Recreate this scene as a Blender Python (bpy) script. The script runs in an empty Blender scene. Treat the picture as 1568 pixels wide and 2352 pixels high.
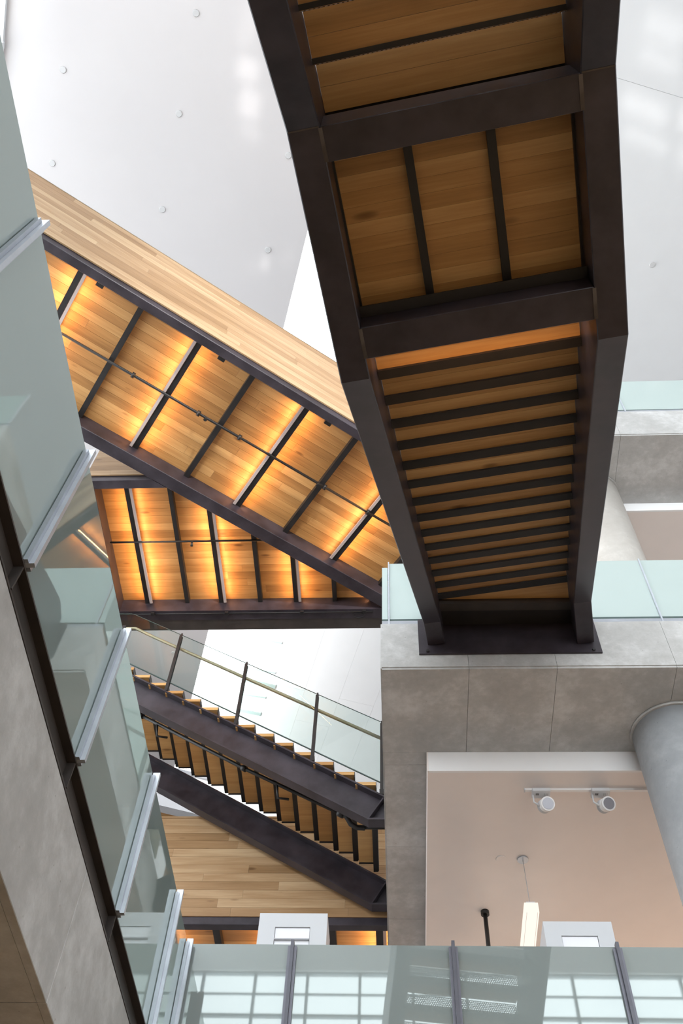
import bpy, bmesh, math, random
from mathutils import Vector, Matrix

random.seed(7)
S = bpy.context.scene
COL = S.collection
R = math.radians

# ------------------------------------------------------------------ camera
# Origin = the photographer's eye; X to the right, Y into the hall, Z up.
cam_data = bpy.data.cameras.new('camera')
cam_data.sensor_fit = 'VERTICAL'
cam_data.sensor_height = 36.0
cam_data.lens = 2196.46 / 2352.0 * 36.0
cam_data.clip_start = 0.05
cam_data.clip_end = 300
cam = bpy.data.objects.new('camera', cam_data)
COL.objects.link(cam)
right = Vector((0.998472, 0.041811, 0.036132))
down = Vector((-0.016502, 0.849619, -0.527138))
fwd = Vector((-0.052739, 0.525736, 0.849011))
cam.matrix_world = Matrix((
    (right.x, -down.x, -fwd.x, 0), (right.y, -down.y, -fwd.y, 0),
    (right.z, -down.z, -fwd.z, 0), (0, 0, 0, 1)))
S.camera = cam

# ------------------------------------------------------------------ light / view
S.view_settings.view_transform = 'Standard'
S.view_settings.look = 'None'
S.view_settings.gamma = 1.0
S.view_settings.use_curve_mapping = False
S.view_settings.exposure = 0.0
S.cycles.use_denoising = True
S.cycles.max_bounces = 10
S.cycles.diffuse_bounces = 6
S.cycles.glossy_bounces = 4
S.cycles.transparent_max_bounces = 12
S.cycles.sample_clamp_indirect = 6.0

WORLD_STRENGTH = 5.2
w = bpy.data.worlds.new('sky')
S.world = w
w.use_nodes = True
bg = w.node_tree.nodes['Background']
bg.inputs['Color'].default_value = (0.94, 0.972, 1.0, 1)
bg.inputs['Strength'].default_value = WORLD_STRENGTH


def area(name, loc, aim, sx, sy, power, color, portal=False, spread=180):
    L = bpy.data.lights.new(name, 'AREA')
    L.shape = 'RECTANGLE'
    L.size, L.size_y = sx, sy
    L.energy = power
    L.color = color
    L.spread = R(spread)
    if portal:
        L.cycles.is_portal = True
    o = bpy.data.objects.new(name, L)
    COL.objects.link(o)
    o.location = loc
    o.rotation_euler = Vector(aim).to_track_quat('-Z', 'Y').to_euler()
    return o


WARM = (1.0, 0.52, 0.21)

# ------------------------------------------------------------------ materials


def mat(name):
    m = bpy.data.materials.new(name)
    m.use_nodes = True
    nt = m.node_tree
    for n in list(nt.nodes):
        nt.nodes.remove(n)
    out = nt.nodes.new('ShaderNodeOutputMaterial')
    return m, nt, out


def N(nt, t, **kw):
    n = nt.nodes.new(t)
    for k, v in kw.items():
        if k.startswith('i_'):
            n.inputs[k[2:].replace('_', ' ')].default_value = v
        else:
            setattr(n, k, v)
    return n


def ramp(nt, fac, stops):
    n = nt.nodes.new('ShaderNodeValToRGB')
    el = n.color_ramp.elements
    while len(el) > 1:
        el.remove(el[0])
    el[0].position, el[0].color = stops[0][0], (*stops[0][1], 1)
    for p, c in stops[1:]:
        e = el.new(p)
        e.color = (*c, 1)
    nt.links.new(fac, n.inputs['Fac'])
    return n.outputs['Color']


def bsdf(nt, out, **kw):
    p = nt.nodes.new('ShaderNodeBsdfPrincipled')
    for k, v in kw.items():
        p.inputs[k].default_value = v
    nt.links.new(p.outputs['BSDF'], out.inputs['Surface'])
    return p


def noise(nt, vec, scale, detail=4.0, rough=0.6):
    n = nt.nodes.new('ShaderNodeTexNoise')
    n.inputs['Scale'].default_value = scale
    n.inputs['Detail'].default_value = detail
    n.inputs['Roughness'].default_value = rough
    if vec is not None:
        nt.links.new(vec, n.inputs['Vector'])
    return n


def mapping(nt, vec, scale=(1, 1, 1)):
    n = nt.nodes.new('ShaderNodeMapping')
    n.inputs['Scale'].default_value = scale
    nt.links.new(vec, n.inputs['Vector'])
    return n


def objvec(nt, rand=True):
    tc = nt.nodes.new('ShaderNodeTexCoord')
    if not rand:
        return tc.outputs['Object'], None
    oi = nt.nodes.new('ShaderNodeObjectInfo')
    mul = N(nt, 'ShaderNodeVectorMath', operation='SCALE')
    comb = nt.nodes.new('ShaderNodeCombineXYZ')
    for k in 'XYZ':
        nt.links.new(oi.outputs['Random'], comb.inputs[k])
    nt.links.new(comb.outputs[0], mul.inputs[0])
    mul.inputs['Scale'].default_value = 57.0
    add = N(nt, 'ShaderNodeVectorMath', operation='ADD')
    nt.links.new(tc.outputs['Object'], add.inputs[0])
    nt.links.new(mul.outputs[0], add.inputs[1])
    return add.outputs[0], oi.outputs['Random']


def make_wood(name, dark, mid, light, rough=0.45):
    m, nt, out = mat(name)
    vec, rnd = objvec(nt)
    mp = mapping(nt, vec, (1.6, 34, 34))
    n1 = noise(nt, mp.outputs[0], 1.3, 6, 0.65)
    mp2 = mapping(nt, vec, (0.7, 6, 6))
    n2 = noise(nt, mp2.outputs[0], 1.0, 3, 0.5)
    # knots: rare small dark spots
    mp3 = mapping(nt, vec, (2.2, 7, 7))
    vo = N(nt, 'ShaderNodeTexVoronoi')
    vo.inputs['Scale'].default_value = 0.55
    nt.links.new(mp3.outputs[0], vo.inputs['Vector'])
    mix = N(nt, 'ShaderNodeMath', operation='MULTIPLY_ADD')
    nt.links.new(n2.outputs['Fac'], mix.inputs[0])
    mix.inputs[1].default_value = 0.55
    s2 = N(nt, 'ShaderNodeMath', operation='MULTIPLY')
    nt.links.new(n1.outputs['Fac'], s2.inputs[0])
    s2.inputs[1].default_value = 0.40
    nt.links.new(s2.outputs[0], mix.inputs[2])
    s3 = N(nt, 'ShaderNodeMath', operation='MULTIPLY_ADD')
    nt.links.new(rnd, s3.inputs[0])
    s3.inputs[1].default_value = 0.30
    nt.links.new(mix.outputs[0], s3.inputs[2])
    c = ramp(nt, s3.outputs[0], [(0.32, dark), (0.60, mid), (0.86, light)])
    kn = ramp(nt, vo.outputs['Distance'], [(0.0, (0.35, 0.28, 0.22)), (0.07, (0.6, 0.55, 0.5)), (0.12, (1, 1, 1))])
    mx = N(nt, 'ShaderNodeMix', data_type='RGBA', blend_type='MULTIPLY')
    mx.inputs['Factor'].default_value = 1.0
    nt.links.new(c, mx.inputs['A'])
    nt.links.new(kn, mx.inputs['B'])
    p = bsdf(nt, out, Roughness=rough)
    nt.links.new(mx.outputs['Result'], p.inputs['Base Color'])
    b = nt.nodes.new('ShaderNodeBump')
    b.inputs['Strength'].default_value = 0.06
    b.inputs['Distance'].default_value = 0.004
    nt.links.new(n1.outputs['Fac'], b.inputs['Height'])
    nt.links.new(b.outputs[0], p.inputs['Normal'])
    return m


def make_steel(name, a, b, rough=0.42, metallic=0.0, spec=0.5):
    m, nt, out = mat(name)
    tc = nt.nodes.new('ShaderNodeTexCoord')
    n1 = noise(nt, tc.outputs['Object'], 3.2, 6, 0.6)
    n2 = noise(nt, tc.outputs['Object'], 60, 3, 0.6)
    c = ramp(nt, n1.outputs['Fac'], [(0.35, a), (0.66, b)])
    p = bsdf(nt, out, Metallic=metallic)
    p.inputs['Specular IOR Level'].default_value = spec
    nt.links.new(c, p.inputs['Base Color'])
    r = N(nt, 'ShaderNodeMapRange')
    r.inputs['To Min'].default_value = rough - 0.1
    r.inputs['To Max'].default_value = rough + 0.14
    nt.links.new(n1.outputs['Fac'], r.inputs['Value'])
    nt.links.new(r.outputs[0], p.inputs['Roughness'])
    bp = nt.nodes.new('ShaderNodeBump')
    bp.inputs['Strength'].default_value = 0.05
    bp.inputs['Distance'].default_value = 0.003
    nt.links.new(n2.outputs['Fac'], bp.inputs['Height'])
    nt.links.new(bp.outputs[0], p.inputs['Normal'])
    return m


def make_concrete(name, a, b, rough=0.6):
    m, nt, out = mat(name)
    geo = nt.nodes.new('ShaderNodeNewGeometry')
    n1 = noise(nt, geo.outputs['Position'], 1.3, 8, 0.62)
    n2 = noise(nt, geo.outputs['Position'], 9, 6, 0.7)
    vo = N(nt, 'ShaderNodeTexVoronoi')
    vo.inputs['Scale'].default_value = 7.0
    nt.links.new(geo.outputs['Position'], vo.inputs['Vector'])
    add = N(nt, 'ShaderNodeMath', operation='MULTIPLY_ADD')
    nt.links.new(n2.outputs['Fac'], add.inputs[0])
    add.inputs[1].default_value = 0.35
    s = N(nt, 'ShaderNodeMath', operation='MULTIPLY')
    s.inputs[1].default_value = 0.65
    nt.links.new(n1.outputs['Fac'], s.inputs[0])
    nt.links.new(s.outputs[0], add.inputs[2])
    c = ramp(nt, add.outputs[0], [(0.33, a), (0.50, tuple((x * 0.62 + y * 0.38) for x, y in zip(a, b))), (0.64, b)])
    pits = ramp(nt, vo.outputs['Distance'], [(0.0, (0.45, 0.42, 0.38)), (0.035, (0.6, 0.57, 0.53)), (0.05, (1, 1, 1))])
    mx = N(nt, 'ShaderNodeMix', data_type='RGBA', blend_type='MULTIPLY')
    mx.inputs['Factor'].default_value = 0.7
    nt.links.new(c, mx.inputs['A'])
    nt.links.new(pits, mx.inputs['B'])
    p = bsdf(nt, out, Roughness=rough)
    nt.links.new(mx.outputs['Result'], p.inputs['Base Color'])
    b_ = nt.nodes.new('ShaderNodeBump')
    b_.inputs['Strength'].default_value = 0.15
    b_.inputs['Distance'].default_value = 0.01
    nt.links.new(n2.outputs['Fac'], b_.inputs['Height'])
    nt.links.new(b_.outputs[0], p.inputs['Normal'])
    return m


def make_plain(name, c, rough=0.6, metallic=0.0, var=0.04, scale=2.0, spec=0.5):
    m, nt, out = mat(name)
    geo = nt.nodes.new('ShaderNodeNewGeometry')
    n1 = noise(nt, geo.outputs['Position'], scale, 4, 0.55)
    lo = tuple(max(0, x * (1 - var)) for x in c)
    hi = tuple(min(1, x * (1 + var)) for x in c)
    col = ramp(nt, n1.outputs['Fac'], [(0.35, lo), (0.65, hi)])
    p = bsdf(nt, out, Roughness=rough, Metallic=metallic)
    p.inputs['Specular IOR Level'].default_value = spec
    nt.links.new(col, p.inputs['Base Color'])
    return m


def make_milk_glass(name, c, trans=0.35, rough=0.02, ior=1.72):
    """laminated glass with a pale interlayer: mirror-like skin over a translucent white core"""
    m, nt, out = mat(name)
    geo = nt.nodes.new('ShaderNodeNewGeometry')
    n1 = noise(nt, geo.outputs['Position'], 0.8, 3, 0.5)
    col = ramp(nt, n1.outputs['Fac'], [(0.3, tuple(x * 0.96 for x in c)), (0.7, c)])
    d = nt.nodes.new('ShaderNodeBsdfDiffuse')
    t = nt.nodes.new('ShaderNodeBsdfTranslucent')
    nt.links.new(col, d.inputs['Color'])
    nt.links.new(col, t.inputs['Color'])
    mx = nt.nodes.new('ShaderNodeMixShader')
    mx.inputs[0].default_value = trans
    nt.links.new(d.outputs[0], mx.inputs[1])
    nt.links.new(t.outputs[0], mx.inputs[2])
    g = nt.nodes.new('ShaderNodeBsdfGlossy')
    g.inputs['Roughness'].default_value = rough
    g.inputs['Color'].default_value = (0.93, 1.0, 0.98, 1)
    fr = nt.nodes.new('ShaderNodeFresnel')
    fr.inputs['IOR'].default_value = ior
    mx2 = nt.nodes.new('ShaderNodeMixShader')
    nt.links.new(fr.outputs[0], mx2.inputs[0])
    nt.links.new(mx.outputs[0], mx2.inputs[1])
    nt.links.new(g.outputs[0], mx2.inputs[2])
    nt.links.new(mx2.outputs[0], out.inputs['Surface'])
    return m


def make_clear_glass(name, tint=(0.93, 0.98, 0.965), ior=1.5):
    m, nt, out = mat(name)
    t = nt.nodes.new('ShaderNodeBsdfTransparent')
    geo = nt.nodes.new('ShaderNodeNewGeometry')
    n1 = noise(nt, geo.outputs['Position'], 0.7, 2, 0.5)
    col = ramp(nt, n1.outputs['Fac'], [(0.3, tuple(x * 0.985 for x in tint)), (0.7, tint)])
    nt.links.new(col, t.inputs['Color'])
    g = nt.nodes.new('ShaderNodeBsdfGlossy')
    g.inputs['Roughness'].default_value = 0.0
    fr = nt.nodes.new('ShaderNodeFresnel')
    fr.inputs['IOR'].default_value = ior
    # the sheet is not refracted, so only its outer face may mirror
    front = N(nt, 'ShaderNodeMath', operation='SUBTRACT')
    front.inputs[0].default_value = 1.0
    nt.links.new(geo.outputs['Backfacing'], front.inputs[1])
    mulf = N(nt, 'ShaderNodeMath', operation='MULTIPLY')
    nt.links.new(fr.outputs[0], mulf.inputs[0])
    nt.links.new(front.outputs[0], mulf.inputs[1])
    mx = nt.nodes.new('ShaderNodeMixShader')
    nt.links.new(mulf.outputs[0], mx.inputs[0])
    nt.links.new(t.outputs[0], mx.inputs[1])
    nt.links.new(g.outputs[0], mx.inputs[2])
    nt.links.new(mx.outputs[0], out.inputs['Surface'])
    return m


def make_perforated(name, c):
    """steel sheet punched with a staggered grid of small round holes"""
    m, nt, out = mat(name)
    tc = nt.nodes.new('ShaderNodeTexCoord')
    sx = nt.nodes.new('ShaderNodeSeparateXYZ')
    nt.links.new(tc.outputs['Object'], sx.inputs[0])

    def mth(op, a, b=None):
        n = N(nt, 'ShaderNodeMath', operation=op)
        for i, q in enumerate((a, b)):
            if q is None:
                continue
            if isinstance(q, (int, float)):
                n.inputs[i].default_value = q
            else:
                nt.links.new(q, n.inputs[i])
        return n.outputs[0]
    P = 0.026
    rz = mth('DIVIDE', sx.outputs['Z'], P * 0.866)
    row = mth('FLOOR', rz)
    off = mth('MULTIPLY', mth('MODULO', row, 2.0), 0.5)
    fx = mth('SUBTRACT', mth('FRACT', mth('ADD', mth('DIVIDE', sx.outputs['X'], P), off)), 0.5)
    fz = mth('SUBTRACT', mth('FRACT', rz), 0.5)
    d2 = mth('ADD', mth('MULTIPLY', fx, fx), mth('MULTIPLY', fz, fz))
    hole = mth('LESS_THAN', d2, 0.11)
    p = nt.nodes.new('ShaderNodeBsdfPrincipled')
    p.inputs['Base Color'].default_value = (*c, 1)
    p.inputs['Roughness'].default_value = 0.5
    t = nt.nodes.new('ShaderNodeBsdfTransparent')
    mx = nt.nodes.new('ShaderNodeMixShader')
    nt.links.new(hole, mx.inputs[0])
    nt.links.new(p.outputs[0], mx.inputs[1])
    nt.links.new(t.outputs[0], mx.inputs[2])
    nt.links.new(mx.outputs[0], out.inputs['Surface'])
    return m


def make_emit(name, c, strength):
    m, nt, out = mat(name)
    e = nt.nodes.new('ShaderNodeEmission')
    geo = nt.nodes.new('ShaderNodeNewGeometry')
    n1 = noise(nt, geo.outputs['Position'], 2, 2, 0.5)
    col = ramp(nt, n1.outputs['Fac'], [(0.2, tuple(x * 0.97 for x in c)), (0.8, c)])
    nt.links.new(col, e.inputs['Color'])
    e.inputs['Strength'].default_value = strength
    nt.links.new(e.outputs[0], out.inputs['Surface'])
    return m


M = {}
M['wood'] = make_wood('oak_soffit', (0.265, 0.125, 0.040), (0.465, 0.245, 0.083), (0.65, 0.39, 0.16))
M['pale_wood'] = make_wood('oak_cladding', (0.22, 0.12, 0.050), (0.35, 0.21, 0.105), (0.50, 0.345, 0.20), 0.34)
M['steel'] = make_steel('blackened_steel', (0.020, 0.0155, 0.0205), (0.046, 0.037, 0.0465), 0.38)
M['steel_dark'] = make_steel('black_steel', (0.010, 0.009, 0.009), (0.020, 0.017, 0.017), 0.5)
M['steel_brown'] = make_steel('brown_steel', (0.030, 0.024, 0.021), (0.052, 0.042, 0.037), 0.5)
M['rust'] = make_steel('weld_brown', (0.040, 0.027, 0.020), (0.12, 0.10, 0.09), 0.5)
M['perf'] = make_perforated('perforated_steel', (0.03, 0.027, 0.026))
M['concrete'] = make_concrete('cast_concrete', (0.335, 0.325, 0.31), (0.575, 0.57, 0.56))
M['concrete_col'] = make_concrete('column_concrete', (0.30, 0.31, 0.32), (0.44, 0.45, 0.46))
M['concrete_pale'] = make_concrete('pale_column_concrete', (0.42, 0.39, 0.355), (0.58, 0.55, 0.51))
M['white'] = make_plain('white_paint', (0.84, 0.83, 0.83), 0.55, var=0.015)
M['ceiling'] = make_plain('ceiling_white', (0.57, 0.54, 0.54), 0.35, var=0.015, scale=0.5)
M['panel_white'] = make_plain('ceiling_panel_white', (0.66, 0.655, 0.66), 0.5, var=0.01)
M['drywall'] = make_plain('gallery_plaster', (0.82, 0.75, 0.715), 0.7, var=0.015)
M['kiosk'] = make_plain('kiosk_white', (0.60, 0.61, 0.63), 0.4, var=0.01)
M['screen'] = make_plain('kiosk_inset', (0.86, 0.86, 0.89), 0.3, var=0.01)
M['alu'] = make_plain('aluminium', (0.50, 0.53, 0.58), 0.32, 0.75, 0.05, 8)
M['galv'] = make_plain('mill_aluminium', (0.62, 0.66, 0.72), 0.35, 0.6, 0.06, 8)
M['grey_post'] = make_plain('grey_post', (0.11, 0.11, 0.13), 0.4, 0.3, 0.06, 8)
M['grey_post2'] = make_plain('grey_post_strip', (0.17, 0.17, 0.20), 0.4, 0.3, 0.06, 8)
M['bronze'] = make_plain('handrail_bronze', (0.36, 0.28, 0.19), 0.4, 0.3, 0.06, 5)
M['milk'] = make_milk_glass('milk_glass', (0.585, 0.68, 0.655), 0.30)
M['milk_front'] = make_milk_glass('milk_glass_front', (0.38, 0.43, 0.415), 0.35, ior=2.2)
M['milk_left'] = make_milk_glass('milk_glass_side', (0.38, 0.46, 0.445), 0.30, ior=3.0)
M['glass'] = make_clear_glass('clear_glass')
M['glass_edge'] = make_plain('glass_edge', (0.06, 0.09, 0.085), 0.2, 0, 0.05)
M['pane'] = make_clear_glass('window_glass', (0.97, 0.99, 1.0), 1.3)
M['mullion'] = make_plain('mullion_grey', (0.36, 0.38, 0.40), 0.4, 0.2)
M['frame_white'] = make_plain('window_frame_white', (0.74, 0.76, 0.78), 0.45)
M['floor_wood'] = make_wood('oak_floor', (0.30, 0.18, 0.09), (0.42, 0.27, 0.15), (0.5, 0.35, 0.2))
M['black'] = make_plain('black_paint', (0.012, 0.011, 0.011), 0.5, 0, 0.1)
M['lamp'] = make_emit('lamp_glow', (1.0, 0.90, 0.79), 1.15)
M['strip_body'] = make_plain('strip_light_body', (0.62, 0.52, 0.49), 0.4, 0.2)
M['slot'] = make_plain('slot_grey', (0.30, 0.35, 0.34), 0.5)
M['cap'] = make_plain('cap_grey', (0.52, 0.51, 0.51), 0.5)
M['lens'] = make_plain('lens_glass', (0.30, 0.29, 0.32), 0.08, 0.1)
M['grey_trim'] = make_plain('grey_trim', (0.42, 0.42, 0.44), 0.5)

# ------------------------------------------------------------------ object helpers
AX = (Vector((1, 0, 0)), Vector((0, 1, 0)), Vector((0, 0, 1)))
CACHE = {}


def root(name, loc, label=None, cat=None, group=None, kind=None):
    o = bpy.data.objects.new(name, None)
    COL.objects.link(o)
    o.location = loc
    o.empty_display_size = 0.2
    if label:
        o['label'] = label
    if cat:
        o['category'] = cat
    if group:
        o['group'] = group
    if kind:
        o['kind'] = kind
    return o


def origin_of(par):
    p = Vector((0, 0, 0))
    while par is not None:
        p = p + par.location
        par = par.parent
    return p


def link(name, me, par, loc, rot=None, label=None):
    o = bpy.data.objects.new(name, me)
    COL.objects.link(o)
    if par is not None:
        o.parent = par
    o.location = Vector(loc) - origin_of(par)
    if rot is not None:
        o.rotation_euler = rot.to_euler()
    if label:
        o['label'] = label
    return o


def axes_rot(ex, ey, ez):
    return Matrix(((ex[0], ey[0], ez[0]), (ex[1], ey[1], ez[1]), (ex[2], ey[2], ez[2])))


def raw_mesh(name, verts, faces, m, smooth=False):
    me = bpy.data.meshes.new(name)
    me.from_pydata([tuple(v) for v in verts], [], faces)
    me.materials.append(M[m])
    if smooth:
        for p in me.polygons:
            p.use_smooth = True
    me.update()
    return me


def box_mesh(name, d, m, bevel=0.0):
    key = ('box', tuple(round(x, 4) for x in d), m, bevel)
    if key in CACHE:
        return CACHE[key]
    bm = bmesh.new()
    bmesh.ops.create_cube(bm, size=1.0)
    for v in bm.verts:
        v.co = Vector((v.co.x * d[0], v.co.y * d[1], v.co.z * d[2]))
    if bevel > 0:
        bmesh.ops.bevel(bm, geom=list(bm.edges), offset=bevel, segments=1, affect='EDGES')
    me = bpy.data.meshes.new(name)
    bm.to_mesh(me)
    bm.free()
    me.materials.append(M[m])
    CACHE[key] = me
    return me


def box(name, par, c, d, m, ax=None, bevel=0.0, label=None):
    """box with centre c, size d along ax (default world axes); child of par"""
    rot = axes_rot(*ax) if ax else None
    return link(name, box_mesh(name, d, m, bevel), par, c, rot, label)


def bounds(name, par, x0, x1, y0, y1, z0, z1, m, bevel=0.0, label=None):
    return box(name, par, ((x0 + x1) / 2, (y0 + y1) / 2, (z0 + z1) / 2), (x1 - x0, y1 - y0, z1 - z0), m, None, bevel, label)


def bar(name, par, p0, p1, w_, h_, m, up=(0, 0, 1), bevel=0.0, label=None):
    """box beam from p0 to p1; w_ across, h_ along 'up'"""
    p0, p1 = Vector(p0), Vector(p1)
    ex = (p1 - p0).normalized()
    ey = Vector(up).cross(ex).normalized()
    ez = ex.cross(ey)
    return box(name, par, (p0 + p1) / 2, ((p1 - p0).length, w_, h_), m, (ex, ey, ez), bevel, label)


def prism(name, par, poly, o, ea, eb, t0, t1, m, bevel=0.0, label=None):
    """polygon (a,b) in the plane o + a*ea + b*eb, extruded t0..t1 along ea x eb; local x = ea"""
    ea, eb = Vector(ea), Vector(eb)
    ec = ea.cross(eb)
    o = Vector(o)
    ca = sum(p[0] for p in poly) / len(poly)
    cb = sum(p[1] for p in poly) / len(poly)
    area2 = sum(poly[i][0] * poly[(i + 1) % len(poly)][1] - poly[(i + 1) % len(poly)][0] * poly[i][1] for i in range(len(poly)))
    if area2 < 0:
        poly = poly[::-1]
    n = len(poly)
    tc = (t0 + t1) / 2
    vs = [(p[0] - ca, p[1] - cb, t0 - tc) for p in poly] + [(p[0] - ca, p[1] - cb, t1 - tc) for p in poly]
    fs = [tuple(range(n))[::-1], tuple(range(n, 2 * n))] + [(i, (i + 1) % n, n + (i + 1) % n, n + i) for i in range(n)]
    me = raw_mesh(name, vs, fs, m)
    return link(name, me, par, o + ea * ca + eb * cb + ec * tc, axes_rot(ea, eb, ec), label)


def clip(poly, a, b, c):
    """keep the part of a 2-D polygon where a*x + b*y >= c"""
    out = []
    for i in range(len(poly)):
        p, q = poly[i], poly[(i + 1) % len(poly)]
        dp, dq = a * p[0] + b * p[1] - c, a * q[0] + b * q[1] - c
        if dp >= 0:
            out.append(p)
        if (dp >= 0) != (dq >= 0):
            t = dp / (dp - dq)
            out.append((p[0] + t * (q[0] - p[0]), p[1] + t * (q[1] - p[1])))
    return out


def rect(a0, a1, b0, b1):
    return [(a0, b0), (a1, b0), (a1, b1), (a0, b1)]


def tube_mesh(name, pts, r, m, n=12, cap=True):
    pts = [Vector(p) for p in pts]
    vs, fs = [], []
    prev = None
    for i, p in enumerate(pts):
        if i == 0:
            t = pts[1] - pts[0]
        elif i == len(pts) - 1:
            t = pts[-1] - pts[-2]
        else:
            t = (pts[i + 1] - p).normalized() + (p - pts[i - 1]).normalized()
        t.normalize()
        if prev is None:
            a = t.orthogonal().normalized()
        else:
            a = (prev - t * prev.dot(t)).normalized()
        prev = a
        b = t.cross(a)
        rr = r[i] if isinstance(r, (list, tuple)) else r
        for k in range(n):
            ang = 2 * math.pi * k / n
            vs.append(p + a * (rr * math.cos(ang)) + b * (rr * math.sin(ang)))
    for i in range(len(pts) - 1):
        for k in range(n):
            fs.append((i * n + k, i * n + (k + 1) % n, (i + 1) * n + (k + 1) % n, (i + 1) * n + k))
    if cap:
        fs.append(tuple(range(n))[::-1])
        fs.append(tuple(range((len(pts) - 1) * n, len(pts) * n)))
    me = raw_mesh(name, vs, fs, m)
    for p in me.polygons:
        p.use_smooth = len(p.vertices) == 4
    return me


def tube(name, par, pts, r, m, n=12, label=None):
    pts = [Vector(p) for p in pts]
    c = sum(pts, Vector()) / len(pts)
    return link(name, tube_mesh(name, [p - c for p in pts], r, m, n), par, c, None, label)


def extrude_profile(name, par, prof, p0, p1, side, m, label=None, skew=False):
    """profile [(s,h)] (s along 'side', h along up) swept from p0 to p1; skew keeps h vertical"""
    p0, p1 = Vector(p0), Vector(p1)
    ex = (p1 - p0).normalized()
    side = Vector(side).normalized()
    up = Vector((0, 0, 1)) if skew else ex.cross(side).normalized()
    if up.z < 0:
        up = -up
    n = len(prof)
    c = (p0 + p1) / 2
    vs = [p0 - c + side * a + up * b for a, b in prof] + [p1 - c + side * a + up * b for a, b in prof]
    fs = [tuple(range(n))[::-1], tuple(range(n, 2 * n))] + [(i, (i + 1) % n, n + (i + 1) % n, n + i) for i in range(n)]
    me = raw_mesh(name, vs, fs, m)
    bm = bmesh.new()
    bm.from_mesh(me)
    bmesh.ops.recalc_face_normals(bm, faces=bm.faces)
    bm.to_mesh(me)
    bm.free()
    return link(name, me, par, c, None, label)


def struct(o):
    o['kind'] = 'structure'
    return o


def board_rows(par, name, o, ea, eb, a0, a1, b0, b1, width, lens, t0, t1, m, clips=(), gap=0.003, seed=1):
    """rows of boards along ea, stacked along eb, with staggered butt joints"""
    rg = random.Random(seed)
    rows = max(1, round((b1 - b0) / width))
    wdt = (b1 - b0) / rows
    for r_ in range(rows):
        x = a0 - rg.random() * lens[1]
        while x < a1:
            L = rg.uniform(*lens)
            p = rect(max(x, a0) + gap * 0.3, min(x + L, a1) - gap * 0.3, b0 + r_ * wdt + gap / 2, b0 + (r_ + 1) * wdt - gap / 2)
            x += L
            if p[1][0] - p[0][0] < 0.06:
                continue
            for cl in clips:
                p = clip(p, *cl)
                if len(p) < 3:
                    break
            if len(p) < 3:
                continue
            prism(name, par, p, o, ea, eb, t0, t1, m)


exec_order = None

# ------------------------------------------------------------------ the setting
FLOOR = -1.6
struct(bounds('floor', None, -16, 14, -10, 28, FLOOR - 0.2, FLOOR, 'floor_wood'))

# upper hall: its walls and grey ceiling run 17.4 degrees off the lower floors
G = Vector((-0.299, 0.9543, 0))          # along the ceiling edge
GP = Vector((0.9543, 0.299, 0))          # across it
ZC, ZU = 19.5, 21.0
EDGE0 = Vector((-0.715, 2.457, 0))       # a point of the ceiling edge


def edge_at(y):
    t = (y - EDGE0.y) / G.y
    return EDGE0.x + G.x * t


def left_at(y):
    return -6.67 if y < 0 else -6.67 - 0.3134 * y


YF, YB = -9.0, 26.0
poly = [(edge_at(YF), YF), (edge_at(YB), YB), (left_at(YB) - 0.2, YB), (left_at(0) - 0.2, 0), (left_at(YF) - 0.2, YF)]
ceil = prism('ceiling', None, poly, (0, 0, 0), (1, 0, 0), (0, 1, 0), ZC, ZC + 0.25, 'ceiling')
struct(ceil)
# the step up to the brighter panelled ceiling
struct(bar('trim_1', None, (edge_at(YF) - 0.4, YF, (ZC + ZU) / 2 + 0.12), (edge_at(YB) - 0.4, YB, (ZC + ZU) / 2 + 0.12), 0.04, ZU - ZC - 0.24, 'white'))
# panelled upper ceiling
upper = struct(root('ceiling_upper', (4, 8, ZU)))
prism('backing', upper, [(edge_at(YF) - 0.5, YF), (14, YF), (14, YB), (edge_at(YB) - 0.5, YB)], (0, 0, 0), (1, 0, 0), (0, 1, 0), ZU + 0.05, ZU + 0.15, 'ceiling')
# wide sheets over the near part, narrow strips further in: (along0, along1, across0, across1)
SHEETS = [(-16, -1.17, -0.36, 18), (-1.17, 12.4, -0.36, 18)]
for i, a_ in enumerate((-0.36, 1.05, 2.1, 3.15, 4.2, 5.25, 6.3, 7.35, 8.4, 9.45, 10.5, 11.55, 12.6, 13.65)):
    b_ = a_ + (1.41 if i == 0 else 1.05)
    cuts = [12.4, 16.5 + (i % 2) * 1.2, 21.0 + (i % 2) * 0.9, 30]
    SHEETS += [(p_, q_, a_, b_) for p_, q_ in zip(cuts[:-1], cuts[1:])]
for s0, s1, t0_, t1_ in SHEETS:
    for _ in (0,):
        p = rect(s0 + 0.002, s1 - 0.002, t0_ + 0.0015, t1_ - 0.0015)
        # to world, then clip to the hall
        q = [(EDGE0.x + G.x * s + GP.x * t, EDGE0.y + G.y * s + GP.y * t) for s, t in p]
        for cl in ((0, 1, YF), (0, -1, -YB), (-1, 0, -13.9), (GP.x, GP.y, GP.x * EDGE0.x + GP.y * EDGE0.y - 0.36)):
            q = clip(q, *cl)
            if len(q) < 3:
                break
        if len(q) < 3:
            continue
        prism('ceiling_panel', upper, q, (0, 0, 0), (1, 0, 0), (0, 1, 0), ZU, ZU + 0.05, 'panel_white')

# walls
struct(bounds('wall_right', None, 14, 14.3, YF, YB, FLOOR, ZU + 0.2, 'white'))
struct(bounds('wall_back', None, left_at(YB) - 0.4, 14, YB, YB + 0.3, FLOOR, ZU + 0.2, 'white'))
struct(bounds('wall_front', None, -6.7, 14.3, YF - 0.3, YF, 14.9, ZU + 0.2, 'white'))
struct(bounds('wall_front_base', None, -6.7, 14.3, YF - 0.3, YF, FLOOR, 2.2, 'white'))
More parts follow.
